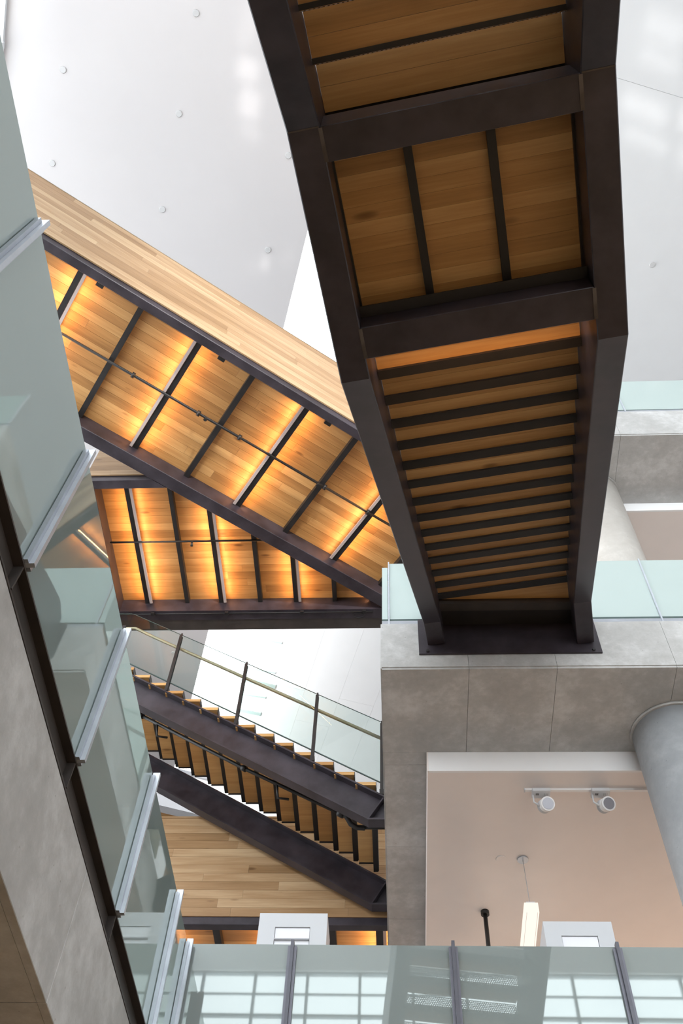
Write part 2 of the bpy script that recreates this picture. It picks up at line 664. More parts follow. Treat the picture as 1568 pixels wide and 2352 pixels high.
# left wall: solid low part, glazed above
P0 = Vector((-6.67, 0, 0))
LD = Vector((-0.2991, 0.9542, 0))
LN = Vector((0.9542, 0.2991, 0))
struct(bar('wall_left', None, P0 + Vector((0, 0, 3.2)), P0 + LD * 27.3 + Vector((0, 0, 3.2)), 0.3, 9.6, 'white'))
struct(bar('wall_left_upper', None, P0 + LD * 14 + Vector((0, 0, 13.75)), P0 + LD * 27.3 + Vector((0, 0, 13.75)), 0.3, 11.5, 'white'))
struct(bounds('wall_left_front', None, -6.8, -6.5, YF, 0, FLOOR, 8.0, 'white'))


def glazing(name, p0, d, length, z0, z1, du, dz, m, mw=0.07, depth=0.14, mid=False):
    """curtain wall: one mesh per mullion, transom and pane"""
    n = Vector((d[1], -d[0], 0))
    r_ = struct(root(name, (p0[0], p0[1], z0)))
    nu, nz = max(1, round(length / du)), max(1, round((z1 - z0) / dz))
    su, sz = length / nu, (z1 - z0) / nz
    b = Vector((p0[0], p0[1], 0))
    dv = Vector(d)
    for i in range(nu + 1):
        c = b + dv * (i * su) + Vector((0, 0, (z0 + z1) / 2))
        box('mullion', r_, c, (mw, depth, z1 - z0), m, (dv, Vector((0, 0, 1)).cross(dv), AX[2]))
    for j in range(nz + 1):
        c = b + dv * (length / 2) + Vector((0, 0, z0 + j * sz))
        box('transom', r_, c, (length, depth * 0.86, mw * 0.9), m, (dv, Vector((0, 0, 1)).cross(dv), AX[2]))
    if mid:
        for j in range(nz):
            c = b + dv * (length / 2) + Vector((0, 0, z0 + (j + 0.5) * sz))
            box('glazing_bar', r_, c, (length, depth * 0.5, 0.035), m, (dv, Vector((0, 0, 1)).cross(dv), AX[2]))
    for i in range(nu):
        for j in range(nz):
            c = b + dv * ((i + 0.5) * su) + Vector((0, 0, z0 + (j + 0.5) * sz))
            box('pane', r_, c, (su - mw, 0.02, sz - mw * 0.9), 'pane', (dv, Vector((0, 0, 1)).cross(dv), AX[2]))
    return r_


glazing('window_1', (-6.5, YF - 0.15, 0), (1, 0, 0), 20.5, 2.2, 14.9, 1.37, 1.12, 'mullion', mid=True)
glazing('window_2', (P0.x, P0.y, 0), LD, 14.0, 8.0, 19.45, 1.75, 1.9, 'frame_white', 0.12, 0.3)
glazing('window_3', (-6.65, YF, 0), (0, 1, 0), 9.0, 8.0, 19.45, 1.5, 1.9, 'frame_white', 0.12, 0.3)
area('daylight_portal_front', (3.75, YF + 0.05, 8.55), (0, 1, 0), 20.4, 12.6, 1, (1, 1, 1), True)
area('daylight_portal_left', tuple(P0 + LD * 7 + LN * 0.25 + Vector((0, 0, 13.7))), tuple(LN), 14, 11.4, 1, (1, 1, 1), True)
area('daylight_portal_side', (-6.4, YF / 2, 13.7), (1, 0, 0), 9, 11.4, 1, (1, 1, 1), True)

# ------------------------------------------------------------------ concrete floors
RAILL = 'milk glass railing panel'


def slab_edge(name, label, x0, x1, y0, y1, ztop, zbot, soffit_y, joints, joint2=()):
    """balcony: fascia panels facing the hall, soffit panels behind them, deck above"""
    r_ = root(name, (x0, y0, ztop), label, 'balcony')
    bounds('deck', r_, x0 + 0.01, x1, y0 + 0.03, y1, zbot + 0.05, ztop, 'concrete')
    xs = [x0] + list(joints) + [x1]
    for a, b in zip(xs[:-1], xs[1:]):
        # fascia, with the small chamfer at its foot left as a shadow line
        bounds('fascia_panel', r_, a + 0.0015, b - 0.0015, y0, y0 + 0.03, zbot + 0.03, ztop, 'concrete')
        bounds('soffit_panel', r_, a + 0.002, b - 0.002, y0 + 0.012, soffit_y, zbot, zbot + 0.05, 'concrete')
    return r_


Y3, Y4, Y2 = 6.8, 6.65, 7.16
L3 = slab_edge('concrete_balcony', 'concrete balcony edge carrying the foot plate of the big steel stair', -0.14, 13.9, Y3, 25.5, 8.555, 7.79, 8.04,
               (0.79, 1.718, 2.96, 4.2, 5.44, 6.68, 7.92, 9.16, 10.4, 11.64, 12.88))
ys = [8.04, 8.241, 9.649, 11.06, 12.5, 14, 16, 18, 20, 22, 24, 25.5]
for a, b in zip(ys[:-1], ys[1:]):
    bounds('soffit_panel', L3, -0.136, 0.36, a + 0.002, b - 0.002, 7.79, 7.84, 'concrete')
bounds('edge_strip', L3, -0.15, -0.138, Y3 + 0.002, 25.4, 7.80, 8.55, 'concrete')
L4 = slab_edge('concrete_balcony', 'upper concrete balcony edge near the panelled ceiling, cut by the picture edge', 2.6, 13.9, Y4, 25.5, 13.55, 12.77, 7.84,
               (3.40, 4.64, 5.88, 7.12, 8.36, 9.6, 10.84, 12.08, 13.3))
# level 2: side balcony on the left, its concrete face towards the hall
L2 = root('concrete_balcony', (-1.75, 0, 3.46), 'concrete balcony side under the dark channel and tall glass rail', 'balcony')
bounds('deck', L2, -6.25, -1.80, -8.8, 7.18, 2.74, 3.62, 'concrete')
jy = [-8.8, -5.7, -3.1, -0.55, 1.95, 4.5, 7.05, 7.18]
for a, b in zip(jy[:-1], jy[1:]):
    bounds('fascia_panel', L2, -1.80, -1.75, a + 0.002, b - 0.002, 2.69, 3.46, 'concrete', 0.003)
    bounds('soffit_panel', L2, -6.25, -1.80, a + 0.004, b - 0.004, 2.69, 2.74, 'concrete')
L2b = root('concrete_balcony', (0, Y2, 3.46), 'concrete floor behind the front glass rail that carries the white kiosks', 'balcony')
bounds('deck', L2b, -1.74, 13.9, Y2 + 0.08, 25.5, 2.74, 3.62, 'concrete')
bounds('deck', L2b, -7.9, -1.74, 7.19, 25.5, 2.74, 3.62, 'concrete')
xs = [-1.75 + 1.31 * k for k in range(0, 12)] + [13.9]
for a, b in zip(xs[:-1], xs[1:]):
    bounds('fascia_panel', L2b, a + 0.002, b - 0.002, Y2 + 0.03, Y2 + 0.08, 2.69, 3.46, 'concrete')

# gallery ceilings tucked under the slabs
c3 = root('gallery_ceiling', (6, 8.04, 7.51), 'dropped plaster ceiling with track lights under the lower concrete slab', 'ceiling')
bounds('ceiling_board', c3, 0.36, 13.9, 8.07, 25.4, 7.51, 7.56, 'drywall')
bounds('bulkhead', c3, 0.36, 13.9, 8.04, 8.07, 7.51, 7.789, 'white', label='white bulkhead face')
bounds('end_board', c3, 0.345, 0.36, 8.04, 25.4, 7.51, 7.789, 'drywall')
c4 = root('gallery_ceiling', (8, 7.84, 12.56), 'dropped plaster ceiling under the upper concrete balcony', 'ceiling')
bounds('ceiling_board', c4, 2.7, 13.9, 7.87, 25.4, 12.56, 12.61, 'drywall')
bounds('bulkhead', c4, 2.7, 13.9, 7.84, 7.87, 12.56, 12.769, 'white', label='white bulkhead face')
# partition closing the galleries at the back
struct(bounds('wall_gallery', None, 0.6, 13.9, 16.0, 16.2, 3.64, 7.5, 'drywall'))
struct(bounds('wall_gallery_upper', None, 2.7, 13.9, 16.0, 16.2, 8.57, 12.55, 'drywall'))

# columns
for z0, z1, lab in ((3.625, 7.785, 'round concrete column rising to the soffit beside the track lights'),
                    (8.56, 12.765, 'round concrete column behind the upper glass rail beside the stair')):
    t = root('concrete_column', (3.04, 7.74, z0), lab, 'column')
    tube('shaft', t, [(3.04, 7.74, z0), (3.04, 7.74, z1)], 0.44, 'concrete_col' if z0 < 5 else 'concrete_pale', 64)
    tube('collar', t, [(3.04, 7.74, z1 - 0.035), (3.04, 7.74, z1)], 0.462, 'concrete', 64)

# ------------------------------------------------------------------ glass railings


def post_pair(par, x, y, z0, z1, n, d, m0='galv', m1='alu'):
    """aluminium post: two slim bars clasping the joint, on the hall side (n) of the glass"""
    n, d = Vector(n), Vector(d)
    zc = (z0 + z1) / 2
    h = z1 - z0
    c = Vector((x, y, zc))
    box('post', par, c + n * 0.032, (0.026, 0.05, h), m0, (d, n if d.cross(n).z > 0 else -n, AX[2]))
    for k in (-1, 1):
        box('cover_strip', par, c + n * 0.018 + d * (0.025 * k) - Vector((0, 0, 0.02)), (0.022, 0.026, h - 0.04), m1,
            (d, n if d.cross(n).z > 0 else -n, AX[2]))


# left side rail, level 2
GX = -1.75
rl = root('glass_railing', (GX, 2, 3.65), 'tall side railing of tinted glass panels with bright metal posts', 'railing')
ypost = [-7.9, -6.59, -5.28, -3.97, -2.66, -1.34, -0.06, 1.23, 2.536, 3.84, 5.164, 6.47, 7.10]
for a, b in zip(ypost[:-1], ypost[1:]):
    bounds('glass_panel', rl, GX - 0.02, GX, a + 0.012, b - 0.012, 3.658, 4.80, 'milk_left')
for y in ypost:
    post_pair(rl, GX, y, 3.66, 4.80, (1, 0, 0), (0, 1, 0))
ch = root('steel_channel', (GX, 2, 3.46), 'dark steel channel under the tall side glass railing', 'channel')
bounds('web', ch, GX - 0.05, GX - 0.04, -8.8, 7.12, 3.47, 3.645, 'steel_brown')
bounds('flange', ch, GX - 0.05, GX + 0.012, -8.8, 7.12, 3.645, 3.657, 'steel_brown')
bounds('flange', ch, GX - 0.05, GX + 0.004, -8.8, 7.12, 3.461, 3.475, 'steel_brown')
for y in ypost:
    bounds('stiffener', ch, GX - 0.04, GX + 0.008, y - 0.006, y + 0.006, 3.475, 3.645, 'steel_brown')

# front rail, level 2
rf = root('glass_railing', (2, Y2, 3.65), 'long front glass railing across the bottom with dark metal posts', 'railing')
xpost = [-1.735, -0.873, 0.437, 1.754, 3.065, 4.375, 5.685, 6.995, 8.305, 9.615, 10.925, 12.235, 13.545]
for a, b in zip(xpost[:-1], xpost[1:]):
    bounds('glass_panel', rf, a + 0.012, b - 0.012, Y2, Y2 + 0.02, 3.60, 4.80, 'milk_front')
for x in xpost:
    post_pair(rf, x, Y2, 3.60, 4.81, (0, -1, 0), (1, 0, 0), 'grey_post', 'grey_post2')

# level 3 rail on the balcony that takes the stair
r3 = root('glass_railing', (2, Y3, 8.56), 'pale glass railing on the concrete balcony at the stair foot', 'railing')
x3 = [-0.055, 1.69, 3.005, 4.315, 5.625, 6.935, 8.245, 9.555, 10.865, 12.175, 13.485]
for a, b in zip(x3[:-1], x3[1:]):
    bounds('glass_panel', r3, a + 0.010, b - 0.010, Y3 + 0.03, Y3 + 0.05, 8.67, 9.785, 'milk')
bounds('glass_panel', r3, -0.135, -0.068, Y3 + 0.03, Y3 + 0.05, 8.67, 9.70, 'milk')
bounds('glass_panel', r3, -0.135, -0.115, Y3 + 0.06, 11.0, 8.67, 9.70, 'milk')
for x in x3:
    bounds('post', r3, x - 0.008, x + 0.008, Y3 + 0.005, Y3 + 0.028, 8.56, 9.79, 'galv')
bounds('base_rail', r3, -0.135, 13.8, Y3 + 0.02, Y3 + 0.06, 8.56, 8.632, 'alu')
bounds('base_clamp', r3, -0.135, 13.8, Y3 + 0.026, Y3 + 0.054, 8.632, 8.672, 'glass_edge')
# level 4 rail
r4 = root('glass_railing', (8, Y4, 13.55), 'pale glass railing on the upper concrete balcony', 'railing')
x4 = [2.65, 3.645, 5.4, 6.7, 8.0, 9.3, 10.6, 11.9, 13.2]
for a, b in zip(x4[:-1], x4[1:]):
    bounds('glass_panel', r4, a + 0.010, b - 0.010, Y4 + 0.03, Y4 + 0.05, 13.665, 14.735, 'milk')
for x in x4:
    bounds('post', r4, x - 0.008, x + 0.008, Y4 + 0.005, Y4 + 0.028, 13.555, 14.74, 'galv')
bounds('base_rail', r4, 2.62, 13.8, Y4 + 0.02, Y4 + 0.06, 13.555, 13.63, 'alu')
bounds('base_clamp', r4, 2.62, 13.8, Y4 + 0.026, Y4 + 0.054, 13.63, 13.668, 'glass_edge')

# ------------------------------------------------------------------ the big stair overhead
TH = 0.156
U = Vector((math.sin(TH), math.cos(TH), 0))
V = Vector((math.cos(TH), -math.sin(TH), 0))
VL, VR, WS = -0.505, 0.905, 0.186
ZL, UA, UB, SL, UC, SU = 5.561, 0.886, 2.41, 0.640, 6.451, 0.588
ZP = ZL + SL * (UC - UB)
ms = root('steel_stair', tuple(U * 2 + V * 0.2 + Vector((0, 0, ZL))), 'big dark steel stair overhead with oak treads and a flat landing', 'staircase')


def sp(u_, v_, z_):
    return U * u_ + V * v_ + Vector((0, 0, z_))


UE = -2.35
NST = 12
for v0, v1 in ((VL - WS, VL), (VR, VR + WS)):
    um = (Y3 - 0.022 + (v0 + v1) / 2 * math.sin(TH)) / math.cos(TH)
    bot = [(UE, ZL - SU * (UA - UE)), (UA, ZL), (UB, ZL), (UC, ZP), (um - 0.012, ZP)]
    top = [(um - 0.012, ZP + 0.55), (UC + 0.02, ZP + 0.55), (UB - 0.16, ZL + 0.56), (UA - 0.16, ZL + 0.56), (UE, ZL - SU * (UA - UE) + 0.62)]
    # side plate polygon (u, z), thickness along V
    poly = bot + top
    cu = sum(p[0] for p in poly) / len(poly)
    cz = sum(p[1] for p in poly) / len(poly)
    n = len(poly)
    vs = []
    for vv in (v0, v1):
        for p in poly:
            vs.append(U * (p[0] - cu) + V * (vv - (v0 + v1) / 2) + Vector((0, 0, p[1] - cz)))
    fs = [tuple(range(n)), tuple(range(n, 2 * n))[::-1]] + [(i, n + i, n + (i + 1) % n, (i + 1) % n) for i in range(n)]
    me = raw_mesh('stringer', vs, fs, 'steel')
    bm = bmesh.new()
    bm.from_mesh(me)
    bmesh.ops.recalc_face_normals(bm, faces=bm.faces)
    bmesh.ops.bevel(bm, geom=[e for e in bm.edges if e.calc_length() > 0.25 and abs((e.verts[0].co - e.verts[1].co).dot(V)) < 0.01], offset=0.006, segments=1, affect='EDGES')
    bm.to_mesh(me)
    bm.free()
    link('stringer', me, ms, sp(cu, (v0 + v1) / 2, cz))
    # inner toe plate: a thin dark leg against the treads
SAX = (V, U * -1, AX[2])            # local x across the stair
SAX = (V, Vector((0, 0, 1)).cross(V), AX[2])
W_IN = VR - VL
VM = (VL + VR) / 2
# cross beams either side of the landing
for u0, u1 in ((0.889, 1.083), (2.072, 2.278)):
    box('cross_beam', ms, sp((u0 + u1) / 2, VM, ZL + 0.17), (W_IN, u1 - u0, 0.335), 'steel', SAX, 0.004)
# weld beads where the cross beams meet the stringers
for u0, u1 in ((0.895, 1.078), (2.078, 2.272)):
    for v_ in (VL, VR):
        box('weld_seam', ms, sp((u0 + u1) / 2, v_, ZL - 0.001), (0.022, u1 - u0, 0.004), 'rust', SAX)
for v0 in (VL - WS / 2, VR + WS / 2):
    box('weld_seam', ms, sp(UA + 0.002, v0, ZL - 0.001), (WS - 0.012, 0.008, 0.004), 'rust', SAX)
# ledge angle on the landing side of the far beam
box('ledge_angle', ms, sp(2.035, VM, ZL + 0.18), (W_IN - 0.01, 0.07, 0.012), 'steel_dark', SAX)
ZW = 5.915   # landing soffit
nb = 11
du = (2.10 - 1.06) / nb
for k in range(nb):
    box('landing_board', ms, sp(1.06 + du * (k + 0.5), VM, ZW + 0.02), (W_IN - 0.004, du - 0.001, 0.04), 'wood', SAX)
for v_ in (-0.055, 0.43):
    box('landing_rib', ms, sp(1.58, v_, ZW - 0.03), (0.052, 1.04, 0.058), 'steel_dark', SAX)
for v_ in (VL + 0.006, VR - 0.006):
    box('landing_angle', ms, sp(1.58, v_, ZW - 0.02), (0.012, 0.98, 0.04), 'steel_dark', SAX)
box('landing_deck', ms, sp(1.70, VM, ZW + 0.065), (W_IN, 1.36, 0.05), 'steel_dark', SAX)
box('landing_deck', ms, sp(0.98, VM, 6.10), (W_IN, 0.34, 0.03), 'steel_dark', SAX)
# flight that climbs to the balcony
BU0, BZ0, BG, BR = 2.682, 6.234, 0.285, 0.176


for k in range(0, 14):
    u0, z0 = BU0 + BG * k, BZ0 + BR * k
    box('step_bar', ms, sp(u0, VM, z0), (W_IN - 0.004, 0.068, 0.05), 'steel_dark', SAX)
    box('riser', ms, sp(u0 + 0.021, VM, z0 + 0.09), (W_IN - 0.01, 0.004, 0.15), 'perf', SAX)
    for j in range(2):
        box('tread_board', ms, sp(u0 + 0.019 - BG * (j + 0.5) / 2, VM, z0 + 0.024), (W_IN - 0.006, BG / 2 - 0.0015, 0.036), 'wood', SAX)
# strip light tucked behind the far landing beam, washing the first treads
bar('strip_light', ms, sp(2.30, VL + 0.03, ZL + 0.30), sp(2.30, VR - 0.03, ZL + 0.30), 0.03, 0.03, 'strip_body')
stl = area('landing_lamp', sp(2.335, VM, ZL + 0.32), U * 1.0 + Vector((0, 0, 0.75)), W_IN * 0.95, 0.03, 4.0, WARM)
# last step wedge against the balcony plate
u13, z13 = BU0 + BG * 13, BZ0 + BR * 13
ybeam = 6.44
pol = []
for vv in (VL + 0.003, VR - 0.003):
    pol.append((vv, u13 + 0.021))
pol2 = [(vv, (ybeam + vv * math.sin(TH)) / math.cos(TH)) for vv in (VR - 0.003, VL + 0.003)]
prism('landing_board', ms, pol + pol2, (0, 0, 0), V, Vector((0, 0, 1)).cross(V), z13 + 0.006, z13 + 0.042, 'wood')
# end beam and connection plate on the concrete
bounds('end_beam', ms, 0.50, 2.03, ybeam, ybeam + 0.10, 8.445, 8.56, 'steel_brown')
bounds('end_deck', ms, 0.50, 2.04, ybeam + 0.10, Y3 - 0.022, 8.50, 8.58, 'steel_dark')
pl = bounds('connection_plate', ms, 0.268, 2.228, Y3 - 0.022, Y3 - 0.001, 8.008, 8.60, 'steel')
for x in (0.36, 2.14):
    for z in (8.045,):
        tube('bolt', pl, [(x, Y3 - 0.04, z), (x, Y3 - 0.022, z)], 0.018, 'steel_dark', 6)
# flight that drops from the landing, over the photographer's head
for k in range(-1, NST):
    u0, z0 = 0.595 - BG * k, 5.865 - BR * k
    if k >= 0:
        box('step_bar', ms, sp(u0, VM, z0), (W_IN - 0.004, 0.030, 0.022), 'steel_dark', SAX)
        box('riser', ms, sp(u0 + 0.021, VM, z0 + 0.09), (W_IN - 0.01, 0.004, 0.15), 'perf', SAX)
    for j in range(2):
        box('tread_board', ms, sp(u0 + 0.019 - BG * (j + 0.5) / 2, VM, z0 + 0.024), (W_IN - 0.006, BG / 2 - 0.0015, 0.036), 'wood', SAX)

# ------------------------------------------------------------------ level 4 bridges
ZB = 12.96     # underside of the edge beams
ZS = 13.285    # oak soffit
STRIP = 9.5


def strip_light(par, p0, p1, side, power):
    """slim fixture along one side of a rib (p0-p1 = rib centre line at soffit level), a lamp each side of the rib"""
    p0, p1 = Vector(p0), Vector(p1)
    s = Vector(side).normalized()
    dz = Vector((0, 0, -0.120))
    bar('strip_light', par, p0 + s * 0.072 + dz, p1 + s * 0.072 + dz, 0.045, 0.028, 'strip_body')
    mid = (p0 + p1) / 2
    L = (p1 - p0).length
    d = (p1 - p0).normalized()
    for k, off in ((1, 0.108), (-1, -0.065)):
        l = bpy.data.lights.new('strip_lamp', 'AREA')
        l.shape = 'RECTANGLE'
        l.size, l.size_y = L * 0.97, 0.025
        l.energy = power
        l.color = WARM
        o = bpy.data.objects.new('strip_lamp', l)
        COL.objects.link(o)
        o.parent = par
        ez = (Vector((0, 0, -1)) - s * (2.0 * k)).normalized()
        ex = d
        ey = ez.cross(ex)
        o.rotation_euler = axes_rot(ex, ey, ez).to_euler()
        o.location = mid + s * off + Vector((0, 0, -0.128)) - origin_of(par)


# bridge 1: diagonal
A1 = R(35.8)
E1 = Vector((math.cos(A1), math.sin(A1), 0))
N1 = Vector((-math.sin(A1), math.cos(A1), 0))
ea0, ea1 = -4.3, 9.6
b1 = root('footbridge', tuple(E1 * 2 + N1 * 6.8 + Vector((0, 0, ZB))), 'diagonal footbridge with glowing oak underside and pale oak parapet', 'footbridge')


def b1p(a, n, z):
    return E1 * a + N1 * n + Vector((0, 0, z))


bar('edge_beam', b1, b1p(ea0, 5.69, ZB + 0.24), b1p(7.22, 5.69, ZB + 0.24), 0.145, 0.48, 'steel', bevel=0.008)
bar('edge_beam', b1, b1p(ea0, 8.07, ZB + 0.24), b1p(8.92, 8.07, ZB + 0.24), 0.22, 0.48, 'steel', bevel=0.008)
# X = 2.6 is the side of the upper balcony: boards stop there
b1clip = [(-E1.x, -N1.x, -2.6)]
board_rows(b1, 'soffit_board', (0, 0, 0), E1, N1, ea0, ea1, 5.765, 7.96, 0.146, (2.2, 3.8), ZS, ZS + 0.025, 'wood', b1clip, seed=3)
prism('deck', b1, clip(rect(ea0, ea1, 5.77, 7.95), -E1.x, -N1.x, -2.58), (0, 0, 0), E1, N1, ZS + 0.03, ZS + 0.2, 'steel_dark')
RIB = [-2.115, -1.14, -0.18, 0.785, 1.70, 2.66, 3.56, 4.53, 5.47, 6.4]
for i, a in enumerate(RIB):
    bar('rib', b1, b1p(a, 5.765, ZS - 0.055), b1p(a, 7.96, ZS - 0.055), 0.085, 0.108, 'steel_dark')
    if i % 2 == 1:
        sd = -1 if i > 1 else 1
        strip_light(b1, b1p(a, 5.80, ZS), b1p(a, 7.95, ZS), E1 * sd, STRIP)
# clips hanging from the near beam
for a in (-0.82, 1.16, 3.02):
    box('cable_clip', b1, b1p(a, 5.80, ZB + 0.10), (0.11, 0.09, 0.07), 'black', (E1, N1, AX[2]))
# parapet cladding of pale oak boards on the near side
EZ = Vector((0, 0, 1))
board_rows(b1, 'cladding_board', N1 * 5.612, E1, EZ, ea0, 7.1, ZB + 0.135, ZB + 1.86, 0.143, (2.2, 4.2), 0.0, 0.022, 'pale_wood', seed=5)
bar('parapet_cap', b1, b1p(ea0, 5.63, ZB + 1.872), b1p(7.1, 5.63, ZB + 1.872), 0.09, 0.018, 'bronze')
bar('parapet_core', b1, b1p(ea0, 5.66, ZB + 1.17), b1p(7.1, 5.66, ZB + 1.17), 0.05, 1.36, 'steel_dark')
for k in (0,):
    box('cladding_return', b1, b1p(ea0, 5.66, ZB + 1.0), (0.02, 0.09, 1.7), 'pale_wood', (E1, N1, AX[2]))
# sprinkler pipe under bridge 1
sp1 = root('sprinkler_pipe', tuple(b1p(1, 6.83, ZS - 0.15)), 'black sprinkler pipe along the middle of the diagonal footbridge', 'pipe')
tube('pipe', sp1, [b1p(-4.2, 6.84, ZS - 0.145), b1p(7.0, 6.84, ZS - 0.145)], 0.021, 'black', 12)
for a in (0.20, 1.32, 2.05, 3.62, 4.45):
    tube('coupling', sp1, [b1p(a - 0.025, 6.84, ZS - 0.145), b1p(a + 0.025, 6.84, ZS - 0.145)], 0.045, 'black', 12)
for a in (1.45, 3.5):
    tube('sprinkler_head', sp1, [b1p(a, 6.84, ZS - 0.16), b1p(a, 6.84, ZS - 0.215)], [0.018, 0.03], 'black', 10)

# bridge 2: straight along X, behind the diagonal one
b2 = root('footbridge', (-2, 8.9, ZB), 'straight footbridge with glowing oak underside behind the diagonal bridge', 'footbridge')
far1 = 8.182   # far face of bridge 1
c2 = (N1.x, N1.y, far1)
bx0, bx1 = -4.85, 2.6


def xr(y):
    """X where the diagonal bridge's far face crosses this Y"""
    return (far1 - N1.y * y) / N1.x


for nm, y0, y1, z0, z1, m_ in (('edge_beam', 7.37, 7.52, ZB, ZB + 0.48, 'steel'), ('edge_beam', 9.97, 10.17, ZB, ZB + 0.48, 'steel'),
                               ('edge_channel', 10.17, 10.40, ZB + 0.01, ZB + 0.3, 'steel_brown')):
    p = clip(rect(bx0, bx1, y0, y1), *c2)
    prism(nm, b2, p, (0, 0, 0), (1, 0, 0), (0, 1, 0), z0, z1, m_)
bounds('edge_beam', b2, -4.86, -4.72, 7.52, 9.97, ZB, ZB + 0.48, 'steel')
board_rows(b2, 'soffit_board', (0, 0, 0), (1, 0, 0), (0, 1, 0), -4.72, bx1, 7.52, 9.97, 0.144, (1.9, 3.6), ZS, ZS + 0.025, 'wood', [c2], seed=11)
prism('deck', b2, clip(rect(bx0, bx1, 7.5, 10.2), *c2), (0, 0, 0), (1, 0, 0), (0, 1, 0), ZS + 0.03, ZS + 0.2, 'steel_dark')
for i, x in enumerate([-4.275, -3.575, -2.98, -2.30, -1.68, -1.01, -0.36, 0.29, 0.94]):
    y0 = 7.52
    for _ in range(3):
        if N1.x * x + N1.y * y0 < far1:
            y0 = (far1 - N1.x * x) / N1.y
    y0 += 0.03
    if y0 > 9.9:
        continue
    bar('rib', b2, (x, y0, ZS - 0.055), (x, 9.97, ZS - 0.055), 0.072, 0.108, 'steel_dark')
    if i % 2 == 0:
        strip_light(b2, (x, y0 + 0.02, ZS), (x, 9.95, ZS), Vector((1, 0, 0)), STRIP * (9.95 - y0) / 2.1)
board_rows(b2, 'cladding_board', (0, 7.362, 0), (1, 0, 0), EZ, bx0, xr(7.36) - 0.05, ZB + 0.135, ZB + 1.86, 0.143, (1.6, 3), 0.0, 0.022, 'pale_wood', seed=6)
bounds('parapet_core', b2, bx0, xr(7.40) - 0.1, 7.37, 7.42, ZB + 0.49, ZB + 1.85, 'steel_dark')
p2 = root('sprinkler_pipe', (-2, 8.67, ZS - 0.145), 'thin black pipe under the straight glowing footbridge', 'pipe')
tube('pipe', p2, [(-4.70, 8.66, ZS - 0.145), (-2.1, 8.66, ZS - 0.145)], 0.017, 'black', 10)
tube('sprinkler_head', p2, [(-3.32, 8.66, ZS - 0.16), (-3.32, 8.70, ZS - 0.23)], [0.016, 0.024], 'black', 10)
cd = root('cable_conduit', (-2, 10.0, ZB - 0.02), 'thin cable line with small boxes on the straight bridge far beam', 'conduit')
tube('pipe', cd, [(-4.7, 10.02, ZB - 0.014), (-0.35, 10.02, ZB - 0.014)], 0.009, 'black', 8)
for x in (-4.14, -2.86, -1.56, -0.5):
    bounds('junction_box', cd, x - 0.03, x + 0.03, 9.985, 10.045, ZB - 0.04, ZB - 0.002, 'black')
tube('cable_loop', cd, [(-0.60 + 0.09 * math.cos(t * 0.6), 10.10 + 0.05 * math.sin(t * 0.6), ZB - 0.01) for t in range(11)], 0.006, 'black', 6)

# bridge 3: level 3, at the back
DZ = -4.95
b3 = root('footbridge', (-2, 11.6, ZB + DZ), 'lower footbridge with a tall wall of oak boards above the front rail', 'footbridge')
bx0, bx1 = -5.2, -0.15
bounds('edge_beam', b3, bx0, bx1, 11.515, 11.64, 8.01, 8.45, 'steel', 0.006)
bounds('edge_beam', b3, bx0, bx1, 14.1, 14.3, 8.01, 8.45, 'steel', 0.006)
board_rows(b3, 'soffit_board', (0, 0, 0), (1, 0, 0), (0, 1, 0), bx0, bx1, 11.64, 14.1, 0.145, (1.6, 3), 8.335, 8.36, 'wood', seed=12)
bounds('deck', b3, bx0, bx1, 11.52, 14.3, 8.37, 8.52, 'steel_dark')
for i, x in enumerate((-4.2, -3.4, -2.56, -1.72, -0.93, -0.27)):
    bar('rib', b3, (x, 11.64, 8.28), (x, 14.1, 8.28), 0.10, 0.108, 'steel_dark')
    if i % 2 == 1:
        strip_light(b3, (x, 11.66, 8.335), (x, 14.05, 8.335), Vector((1, 0, 0)), STRIP)
board_rows(b3, 'cladding_board', (0, 11.522, 0), (1, 0, 0), EZ, bx0, bx1, 8.125, 9.80, 0.1395, (1.5, 2.9), 0.0, 0.022, 'pale_wood', seed=23)
bounds('parapet_cap', b3, bx0, bx1, 11.49, 11.62, 9.80, 9.83, 'pale_wood')
bounds('parapet_core', b3, bx0, bx1, 11.525, 11.60, 8.46, 9.79, 'steel_dark')

# ------------------------------------------------------------------ side stair (level 3 up to a landing)
YN, YS = 9.57, 11.17
s2 = root('steel_stair', (-2, 10.4, 9), 'smaller steel stair seen from its side with glass rail', 'staircase')
sl2 = -0.6195


def z2(x):          # top edge of the stringer
    return 10.944 + sl2 * (x + 4.025) - 0.02


